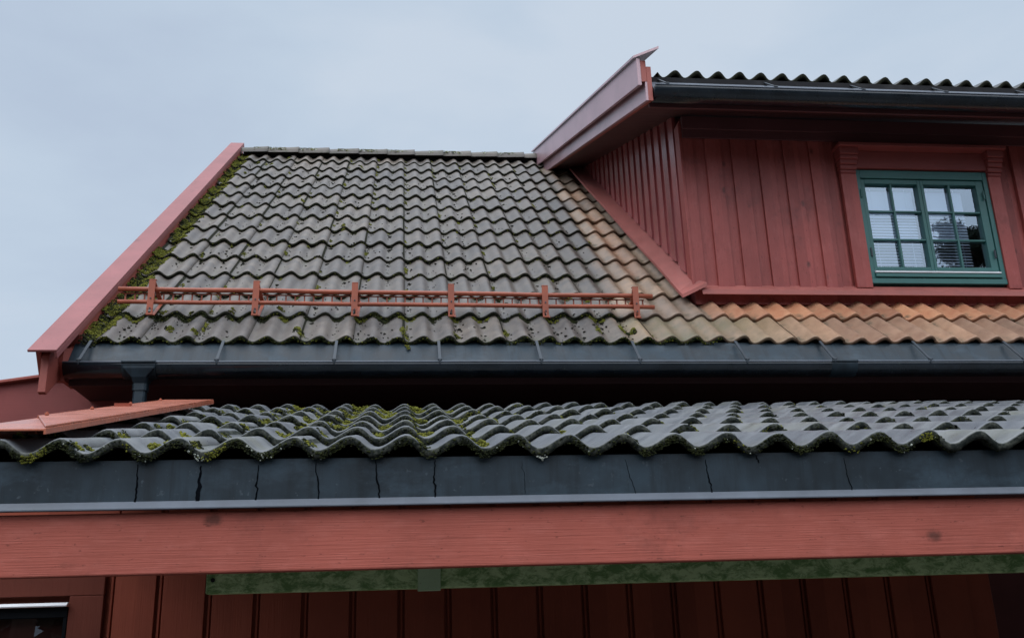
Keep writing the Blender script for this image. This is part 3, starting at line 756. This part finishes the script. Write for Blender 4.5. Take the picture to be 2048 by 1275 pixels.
# sheet edge, beam
f = MB(); f.box(-1.16, 4.8, 2.655, 2.662, .366, .471); f.box(-1.16, 4.8, 2.655, 2.74, .4712, .4735)
f.build('edge_sheet', M['slate_metal'], low)
f = MB(); f.prism_x(-1.16, 4.8, [(2.6552, .366), (2.640, .347), (2.640, .344), (2.662, .344), (2.662, .366)])
f.build('drip_edge', M['lip'], low)
rn = random.Random(3)
for (xa, za, xb_, zb_, w_) in ((-.690, .463, -.695, .362, .006), (-.527, .457, -.537, .360, .012), (-.378, .458, -.387, .360, .006), (-.229, .468, -.222, .360, .005), (-.069, .467, -.062, .360, .007), (.091, .465, .086, .358, .007),
                               (.849, .456, .857, .358, .005), (.998, .466, 1.000, .445, .006), (1.257, .456, 1.266, .350, .003), (.62, .46, .64, .36, .0015), (.33, .46, .332, .37, .001)):
    f = MB(); n_ = 14; L_ = []; R_ = []
    kink = rn.uniform(.3, .7)
    for k_ in range(n_+1):
        q = k_/n_; x = xa+(xb_-xa)*q+rn.gauss(0, .0010)+.004*(1 if q > kink else 0)-.002; z_ = za+(zb_-za)*q
        ww = w_*.8*(.35+.65*min(1, q*1.8))*rn.uniform(.65, 1.2)*.5
        L_.append((x-ww, z_)); R_.append((x+ww, z_))
    for k_ in range(n_):
        f.hexa([(L_[k_+1][0], 2.6538, L_[k_+1][1]), (R_[k_+1][0], 2.6538, R_[k_+1][1]), (R_[k_+1][0], 2.6549, R_[k_+1][1]), (L_[k_+1][0], 2.6549, L_[k_+1][1]),
                (L_[k_][0], 2.6538, L_[k_][1]), (R_[k_][0], 2.6538, R_[k_][1]), (R_[k_][0], 2.6549, R_[k_][1]), (L_[k_][0], 2.6549, L_[k_][1])])
    f.build('water_streak', M['streak'], low)
f = MB(); f.box(-1.30, 4.9, 2.664, 2.712, .181, .338)
f.build('fascia_beam', M['beam'], low, bevel=.004)
gbm = MB(); gbm.box(-.541, 4.7, 2.88, 2.93, .139, .26); 
gb_o = gbm.build('support_beam', M['green'], low, bevel=.004); tag(gb_o, 'green algae-mottled beam under the red fascia')
M['green_light'] = wood('pale_green_paint', (.42, .60, .38), 'x', rough=.7, grain=.4)
f = MB(); f.box(.045, .110, 2.860, 2.8795, .131, .26); f.build('splice_plate', M['green_light'], low, bevel=.002)
f = MB(); f.tube([(-.522, 2.879, .176), (-.522, 2.873, .176)], .006, 8); f.build('bolt', M['deck'], low)
# ceiling under the roof, walls behind
f = MB()
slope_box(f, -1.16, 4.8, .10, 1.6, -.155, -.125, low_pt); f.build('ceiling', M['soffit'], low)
f = MB(); f.box(-1.9, 2.42, 3.94, 4.0, -EYE, .62)
x = -1.081; rn = random.Random(2)
edges = [-1.081, -.905, -.723, -.545, -.365, -.185, -.002, .178]
while edges[-1] < 2.3: edges.append(edges[-1]+.1785)
for a, b_ in zip(edges[:-1], edges[1:]):
    f.box(a+.014, b_-.014, 3.918+rn.gauss(0, .001), 3.9395, -EYE, .60)
    f.box(a-.003, a+.006, 3.928, 3.9393, -EYE, .60)
f.build('wall', M['low_v'], low, bevel=.002)
f = MB(); f.box(-1.16, -1.10, 4.01, 5.5, -EYE, .95); f.build('end_wall', M['low_v'], low)
f = MB(); f.box(-1.222, -1.10, 3.905, 3.9385, -EYE, .195); f.build('window_casing', M['low_trim'], low, bevel=.003)
f = MB(); f.box(-1.9, -1.10, 3.905, 3.9385, .1955, .29)
f.build('window_head_board', M['low_trim'], low, bevel=.003)
lwin = bpy.data.objects.new('window', None); C.objects.link(lwin); lwin.parent = low; lwin.location = Vector((-1.6, 3.9, EYE-.5))-low.location
bpy.context.view_layer.update()
tag(lwin, 'dark window with a white top strip')
f = MB(); f.prism_x(-1.9, -1.222, [(3.878, .162), (3.890, .171), (3.90, .173), (3.90, .164), (3.880, .158)]); f.build('top_strip', M['white_strip'], lwin, smooth=False)
M['frame_black'] = metal_paint('black_frame', (.003, .004, .006), .7, spec=.1)
f = MB(); f.box(-1.9, -1.2225, 3.902, 3.93, .12, .158); f.box(-1.236, -1.2225, 3.902, 3.93, -1.0, .1195); f.build('window_frame', M['frame_black'], lwin, bevel=.002)
f = MB(); f.quad((-1.9, 3.915, -1), (-1.236, 3.915, -1), (-1.236, 3.915, .12), (-1.9, 3.915, .12)); f.build('glass_pane', M['glass_low'], lwin, fix=False)
# verge cap with two sheets and screws
f = MB()
def lp(x, y, off): return (x, y, .27077*y-.1827+off)
def lbox(mb, x0, x1, y0, y1, o0, o1, sk=0.):
    return mb.hexa([lp(x0, y0, o0), lp(x1, y0+sk, o0), lp(x1, y1, o0), lp(x0, y1, o0), lp(x0, y0, o1), lp(x1, y0+sk, o1), lp(x1, y1, o1), lp(x0, y1, o1)])
f = MB(); lbox(f, -1.162, -.932, 3.22, 4.86, .028, .034, -.58); lbox(f, -.936, -.930, 2.64, 4.86, .010, .0275); lbox(f, -1.166, -1.1625, 3.22, 4.86, -.12, .035)
f.build('verge_cap_sheet', M['cap_low'], low, bevel=.002)
f = MB(); lbox(f, -1.160, -.934, 2.64, 3.35, .020, .0265); lbox(f, -1.166, -1.1625, 2.64, 3.217, -.12, .0265)
f.build('verge_cap_sheet', M['cap_low'], low, bevel=.002)
for ys in (3.25, 3.7, 4.2, 4.7):
    f = MB(); f.tube([lp(-1.148, ys, .035), lp(-1.148, ys, .041)], .007, 8); f.tube([lp(-1.148, ys, .0412), lp(-1.148, ys, .045)], .004, 6); f.build('screw', M['cap_low'], low)

# =================================================================== ANNEX behind on the left
ann = empty('annex', (-2.6, 5.95, 0), 'neighbouring wing with sloping plain red bargeboard behind the left end of the gutter', 'building')
K_ = 5.86/6.4
za = lambda x: (1.661+(x/K_+2.572)*.148)*K_; zb2 = lambda x: (1.418+(x/K_+2.542)*.165)*K_
f = MB(); f.prism_y(5.86, 5.89, [(-3.4, zb2(-3.4)), (-1.36, min(1.40, zb2(-1.36))), (-1.36, 1.4025), (-1.84, 1.4025), (-1.845, za(-1.845)-.02), (-3.4, za(-3.4)-.02)])
f.build('bargeboard', M['trim_x'], ann, bevel=.002)
f = MB(); f.prism_y(5.82, 5.94, [(-3.4, za(-3.4)-.018), (-1.845, za(-1.845)-.018), (-1.845, za(-1.845)), (-3.4, za(-3.4))])
f.build('bargeboard_cap', M['barge_dark'], ann, bevel=.003)
f = MB(); f.prism_y(5.90, 6.04, [(-3.3, -EYE), (-1.81, -EYE), (-1.81, 1.39), (-1.85, zb2(-1.85)+.1), (-3.3, zb2(-3.3)+.1)])
f.build('wall', M['low_v'], ann)
f = MB(); f.prism_y(5.95, 10.0, [(-3.4, za(-3.4)-.10), (-1.98, za(-1.98)-.10), (-1.98, za(-1.98)-.03), (-3.4, za(-3.4)-.03)])
f.build('roof', M['tile_dorm'], ann)

# =================================================================== MOSS, CRUMBS, LICHEN
S_main = lambda x, s, h=0: surf(EM, PM, GM, SM, x, s, h)
S_low = lambda x, s, h=0: surf(EL, PL, GL, SL, x, s, h)
rn = random.Random(21)
mo = MB(); md = MB(); cb = MB(); li = MB()
# band along the verge
s = -.0
while s < 5.9:
    x = -1.80+rn.random()*.10*(1 if s < 4.6 else .8)
    if noise.noise(Vector((s*2.2, 3, 1))) > -.35:
        t_ = mo if rn.random() < .62 else md
        clump(t_, S_main, x, s, rn.uniform(.018, .042), 42, .006, rn, .016, 1.5)
    s += .011
# moss below the overlaps: thick at the first lap, thin above
for r in range(1, 14):
    for i in range(-12, 10):
        xv = SM+i*PW+.26*PW; s = r*GM
        if r == 1: amt = 1.0
        elif r == 2: amt = .35
        else: amt = .34
        if xv > 1.35: amt *= .15
        if xv > 1.2 and r > 2: amt *= .3
        if rn.random() < amt:
            t_ = md if rn.random() < .55 else mo
            for q in range(5 if r == 1 else 1):
                clump(t_, S_main, xv+rn.uniform(-.05, .045), s-.018-rn.random()*.03, rn.uniform(.010, .026) if r < 3 else rn.uniform(.007, .015), 30 if r < 3 else 16, .005, rn, .014)
# edges of the front course and the first lap: rough dark fringe
for r, dens in ((0, 26), (1, 22), (2, 8), (3, 4), (4, 4), (5, 3), (6, 3), (7, 3), (8, 3), (9, 3)):
    x = -1.78
    while x < (1.42 if r else 1.9):
        for q in range(dens):
            xx = x+rn.random()*.06
            p, n, D = S_main(xx, r*GM+.001, -.004-rn.random()*.022)
            p = p-D*(.004+rn.random()*.008)
            if r and noise.noise(Vector((xx*3, r, 0))) < -.1: continue
            blob(md if rn.random() < .86 else mo, p, n, rn.uniform(.0025, .006), .9, rn)
        x += .03
# seams with green moss
for i in range(-6, 6):
    xs = SM+i*.3
    for r in range(0, 14):
        pr_ = .8 if i in (-2, -1, 0) else .55
        if r in (0, 1): pr_ = .45
        if i > 2: pr_ *= .5
        if rn.random() < pr_:
            s = r*GM+rn.uniform(.02, .25)
            for q in range(rn.randint(2, 6)):
                clump(mo if rn.random() < .8 else md, S_main, xs+.018+rn.random()*.012, s+q*.026, rn.uniform(.007, .016), 11, .0052, rn, .010, 1.6)
# larger bright patches
for (x, r, v) in ((-1.2, 0, .25), (-.62, 0, .28), (-.6, 0, .22), (.02, 0, .1), (0, 0, .33), (-1.36, 0, .36), (.32, 0, .25), (.62, 0, .3), (1.2, 0, .36), (1.36, 0, .38), (1.42, 0, .35), (-1.55, 12, .5), (-1.4, 12, .3), (-1.25, 13, .2), (-1.62, 11, .4), (-.45, 12, .3), (-1.47, 1, .1), (-1.3, 1, .12), (-1.05, 1, .1), (-.75, 1, .14), (-.5, 6, .1), (-.9, 8, .2)):
    for q in range(4): clump(mo if q else md, S_main, x+rn.gauss(0, .008), (r+v)*GM+rn.gauss(0, .03), rn.uniform(.010, .022), 30, .005, rn, .016, 1.6)
# crumbs, mostly lying in the hollows
for _ in range(2700):
    r = int(rn.random()**1.4*13); i = rn.randint(-12, 9)
    x = SM+i*PW+.26*PW+rn.gauss(0, .022); s = (r+rn.random()**.8)*GM
    if x > 1.1 and r > 1 and rn.random() < .6: continue
    if x < -1.76 or noise.noise(Vector((x*2, s*2, 5))) < -.25: continue
    p, n, D = S_main(x, s, .001); sz = rn.choice((.003, .004, .005, .0055, .007, .010)) 
    blob(cb, p, n, sz, .6, rn)
for _ in range(60):
    i = rn.randint(-12, 9); x = SM+i*PW+.3*PW; s = (int(rn.random()*11)+rn.uniform(.5, .9))*GM
    clump(cb, S_main, x, s, .014, 12, .007, rn, .012)
for _ in range(60):
    x = rn.uniform(-1.7, 2); s = rn.random()*5.8
    p, n, D = S_main(x, s, .0005)
    if x > 1.5: continue
    blob(li, p, n, rn.uniform(.002, .005), .25, rn)
# ridge lichen and moss
for _ in range(2600):
    x = rn.uniform(-1.8, 1.5); a = rn.uniform(1.35, 2.9)
    if noise.noise(Vector((x*3.1, 0, 9))) < -.2: continue
    n = Vector((0, math.cos(a), math.sin(a))); p = Vector((x, RY+.01+math.cos(a)*.108, RZ-.035+math.sin(a)*.089))
    blob(rn.choice((li, mo, mo, md, md)), p, n, rn.uniform(.002, .008), .4, rn)
tag(mo.build('moss', M['moss'], smooth=True, fix=False), 'yellow-green moss cushions on the main roof tiles', 'moss', kind='stuff')
tag(md.build('dark_moss', M['moss_dark'], smooth=True, fix=False), 'blackish moss fringe along tile edges of the main roof', 'moss', kind='stuff')
tag(cb.build('debris', M['crumb'], fix=False), 'black crumbs scattered in the hollows of the main roof tiles', 'debris', kind='stuff')
tag(li.build('lichen', M['lichen'], fix=False), 'pale lichen specks on the ridge and main roof tiles', 'lichen', kind='stuff')
# ---- low roof
mo = MB(); md = MB(); li = MB()
x = -1.12
while x < 3.4:                                # fringe on the front edges
    for r in range(0, 7):
        dens = (40 if r == 0 else 12) if x < 1.9 else (30 if r == 0 else 8)
        for q in range(dens):
            xx = x+rn.random()*.04
            nn = noise.noise(Vector((xx*6, r*3.3, 4)))
            if nn < -.05 and rn.random() < .75: continue
            p, n, D = S_low(xx, r*GL+.001, -.006-rn.random()*.022)
            p = p-D*(.001+rn.random()*.005)
            g_ = noise.noise(Vector((xx*9, r*2.1, 14)))
            t_ = mo if g_ > ((.22 if r == 0 else .32)+(.12 if xx > .9 else 0)) else (li if rn.random() < .02 and r == 0 else md)
            blob(t_, p, n, rn.uniform(.0012, .0038), .9, rn)
    x += .022
for r in range(0, 7):                         # seam crests: ragged moss
    for i in range(-4, 11):
        xs = SL+i*.3
        if rn.random() < (1 if xs < 1 else .6):
            for q in range(7 if xs < .7 else 4):
                clump(md if rn.random() < .5 else mo, S_low, xs+.012+rn.gauss(0, .006), r*GL+rn.uniform(0, .11 if xs < .7 else .05), rn.uniform(.006, .015), 14, .0042, rn, .008, 1.5)
for _ in range(34):
    x = rn.uniform(-.85, .55); kk = round((x-SL)/PW-.26); xv = SL+kk*PW+.26*PW; sv = (rn.randint(1, 6)+rn.uniform(.3, .95))*GL
    if sv > 2.6: continue
    for q in range(4): clump(mo if rn.random() < .8 else md, S_low, xv+rn.gauss(0, .012), sv+rn.gauss(0, .025), rn.uniform(.012, .026), 30, .005, rn, .016, 1.5)
for (x, r, v, sz) in ((-.05, 4, .3, .03), (-.03, 4, .7, .03), (.0, 3, .8, .026), (-.2, 4, .6, .035), (-.35, 5, .4, .03), (-.5, 5, .6, .03), (-.6, 3, .3, .02), (-.75, 4, .5, .025), (-.1, 5, .6, .03), (.1, 5, .7, .03), (.25, 5, .8, .03),
                     (.17, 0, .35, .018), (-.25, 2, .6, .02), (.3, 3, .5, .015), (.55, 3, .6, .015), (-.66, 0, .4, .02), (-.9, 2, .5, .02), (-.4, 3, .6, .025), (-.7, 5, .7, .03), (.45, 4, .7, .02), (-.2, 6, .12, .03), (.05, 6, .12, .03), (-.55, 6, .1, .03)):
    kk = round((x-SL)/PW-.26); xv = SL+kk*PW+.26*PW
    for q in range(5): clump(mo, S_low, xv+rn.gauss(0, .012), (r+v)*GL+rn.gauss(0, .03), sz, 40, .0055, rn, .022, 1.5)
for _ in range(90):
    x = rn.uniform(-1, 1.2); p, n, D = S_low(x, rn.random()*2.8, .0005); blob(li, p, n, rn.uniform(.001, .0025), .3, rn)
for (x, h) in ((-.37, -.012), (-.535, -.02), (.38, -.03)):
    for q in range(14):
        p, n, D = S_low(x+rn.gauss(0, .006), .002, h+rn.gauss(0, .004)); blob(li, p-D*.004, n, .003, .8, rn)
tag(mo.build('moss', M['moss'], smooth=True, fix=False), 'yellow-green moss tufts on the grey tiles of the low foreground roof', 'moss', kind='stuff')
tag(md.build('dark_moss', M['moss_dark'], smooth=True, fix=False), 'dark moss fringe on tile edges of the low foreground roof', 'moss', kind='stuff')
tag(li.build('lichen', M['lichen'], fix=False), 'pale lichen dots on the low foreground roof', 'lichen', kind='stuff')

# =================================================================== TREES behind the viewer (pine mirrored in the window, unseen hedge added to block light)
m_, t, b = new_mat('pine_needles'); c = mixc(t, rmp(t, noise_n(t, 1.2, 4, .6), .35, .65), (.012, .022, .010), (.032, .048, .020))
t.links.new(c, b.inputs['Base Color']); b.inputs['Roughness'].default_value = .8; M['needle'] = m_
M['bark'] = wood('pine_bark', (.14, .085, .055), 'z', rough=.9, grain=3)
def pine(x, y, zc, rad, hgt, label, seed):
    rn = random.Random(seed)
    tr = empty('pine_tree', (x, y, 0), label, 'tree')
    f = MB(); top = zc+hgt*.75
    pts = [(x+.25*math.sin(q*.9+seed), y+.2*math.sin(q*.7), -EYE+(top+EYE)*q/9) for q in range(10)]
    f.tube(pts, [.28*(1-q/9*.82) for q in range(10)], 10)
    cl = MB()
    for b_ in range(44):
        q = rn.uniform(.80, 1); k_ = min(8, int(q*9)); p0 = Vector(pts[k_]).lerp(Vector(pts[k_+1]), q*9-k_)
        a = rn.random()*6.283; ln = rad*(1.0-(q-.8)*2.4)*rn.uniform(.7, 1.1)
        p1 = p0+Vector((math.cos(a)*ln, math.sin(a)*ln, ln*rn.uniform(.1, .5)))
        f.tube([p0, p0.lerp(p1, .5)+Vector((0, 0, -.08)), p1], [.06, .04, .015], 6)
        for c_ in range(7):
            cc = p0.lerp(p1, rn.uniform(.35, 1.05))+Vector((rn.gauss(0, .22), rn.gauss(0, .22), rn.gauss(.06, .12)))
            rr = rn.uniform(.18, .42)
            for n_ in range(70):
                d = Vector((rn.gauss(0, 1), rn.gauss(0, 1), rn.gauss(0, .6))).normalized()*rr*rn.random()**.4
                u_ = Vector((rn.gauss(0, 1), rn.gauss(0, 1), rn.gauss(0, 1))).normalized()*.085; w_ = u_.cross(Vector((rn.gauss(0, 1), rn.gauss(0, 1), rn.gauss(0, 1)))).normalized()*.03
                o_ = cc+d; cl.quad(o_-u_, o_+w_, o_+u_, o_-w_)
    f.build('trunk', M['bark'], tr); cl.build('crown', M['needle'], tr, fix=False)
pine(19.6, -15.9, 10.0, 2.7, 3.0, 'tall dark pine with an open crown, mirrored in the right sash of the window', 4)
pine(-7.5, -13, 6.0, 3.2, 4.5, 'lower bushy pine on the left behind the viewer', 6)

def blocker_hedge(x0, y0, x1, y1, hgt, seed):  # unseen foliage wall, added tall to cut low sky light on the eaves
    rn = random.Random(seed); cl = MB(); L_ = math.hypot(x1-x0, y1-y0)
    for q in range(int(L_*hgt*18)):
        t_ = rn.random(); h = rn.random()
        top = hgt*(.75+.35*noise.noise(Vector((t_*L_*.25, seed, 0))))
        z_ = h*top-EYE; wd = 1.6*(1-h*.6)
        a = rn.random()*6.283
        p = Vector((x0+(x1-x0)*t_+math.cos(a)*wd, y0+(y1-y0)*t_+math.sin(a)*wd, z_))
        u_ = Vector((rn.gauss(0, 1), rn.gauss(0, 1), rn.gauss(0, .6))).normalized()*.42; w_ = u_.cross(Vector((rn.gauss(0, 1), rn.gauss(0, 1), rn.gauss(0, 1)))).normalized()*.26
        cl.quad(p-u_, p+w_, p+u_, p-w_)
    return cl
cl = blocker_hedge(-26, -24, 26, -24, 15, 1); b2 = blocker_hedge(-26, -24, -24, 14, 12, 2); b3 = blocker_hedge(26, -24, 26, 4, 12, 3)
for o_ in (b2, b3):
    i = len(cl.v); cl.v += o_.v; cl.f += [tuple(i+a for a in q) for q in o_.f]
tag(cl.build('added_hedge', M['needle'], fix=False), 'unseen tall dark hedge added behind the viewer to block low sky light', 'hedge', kind='stuff')
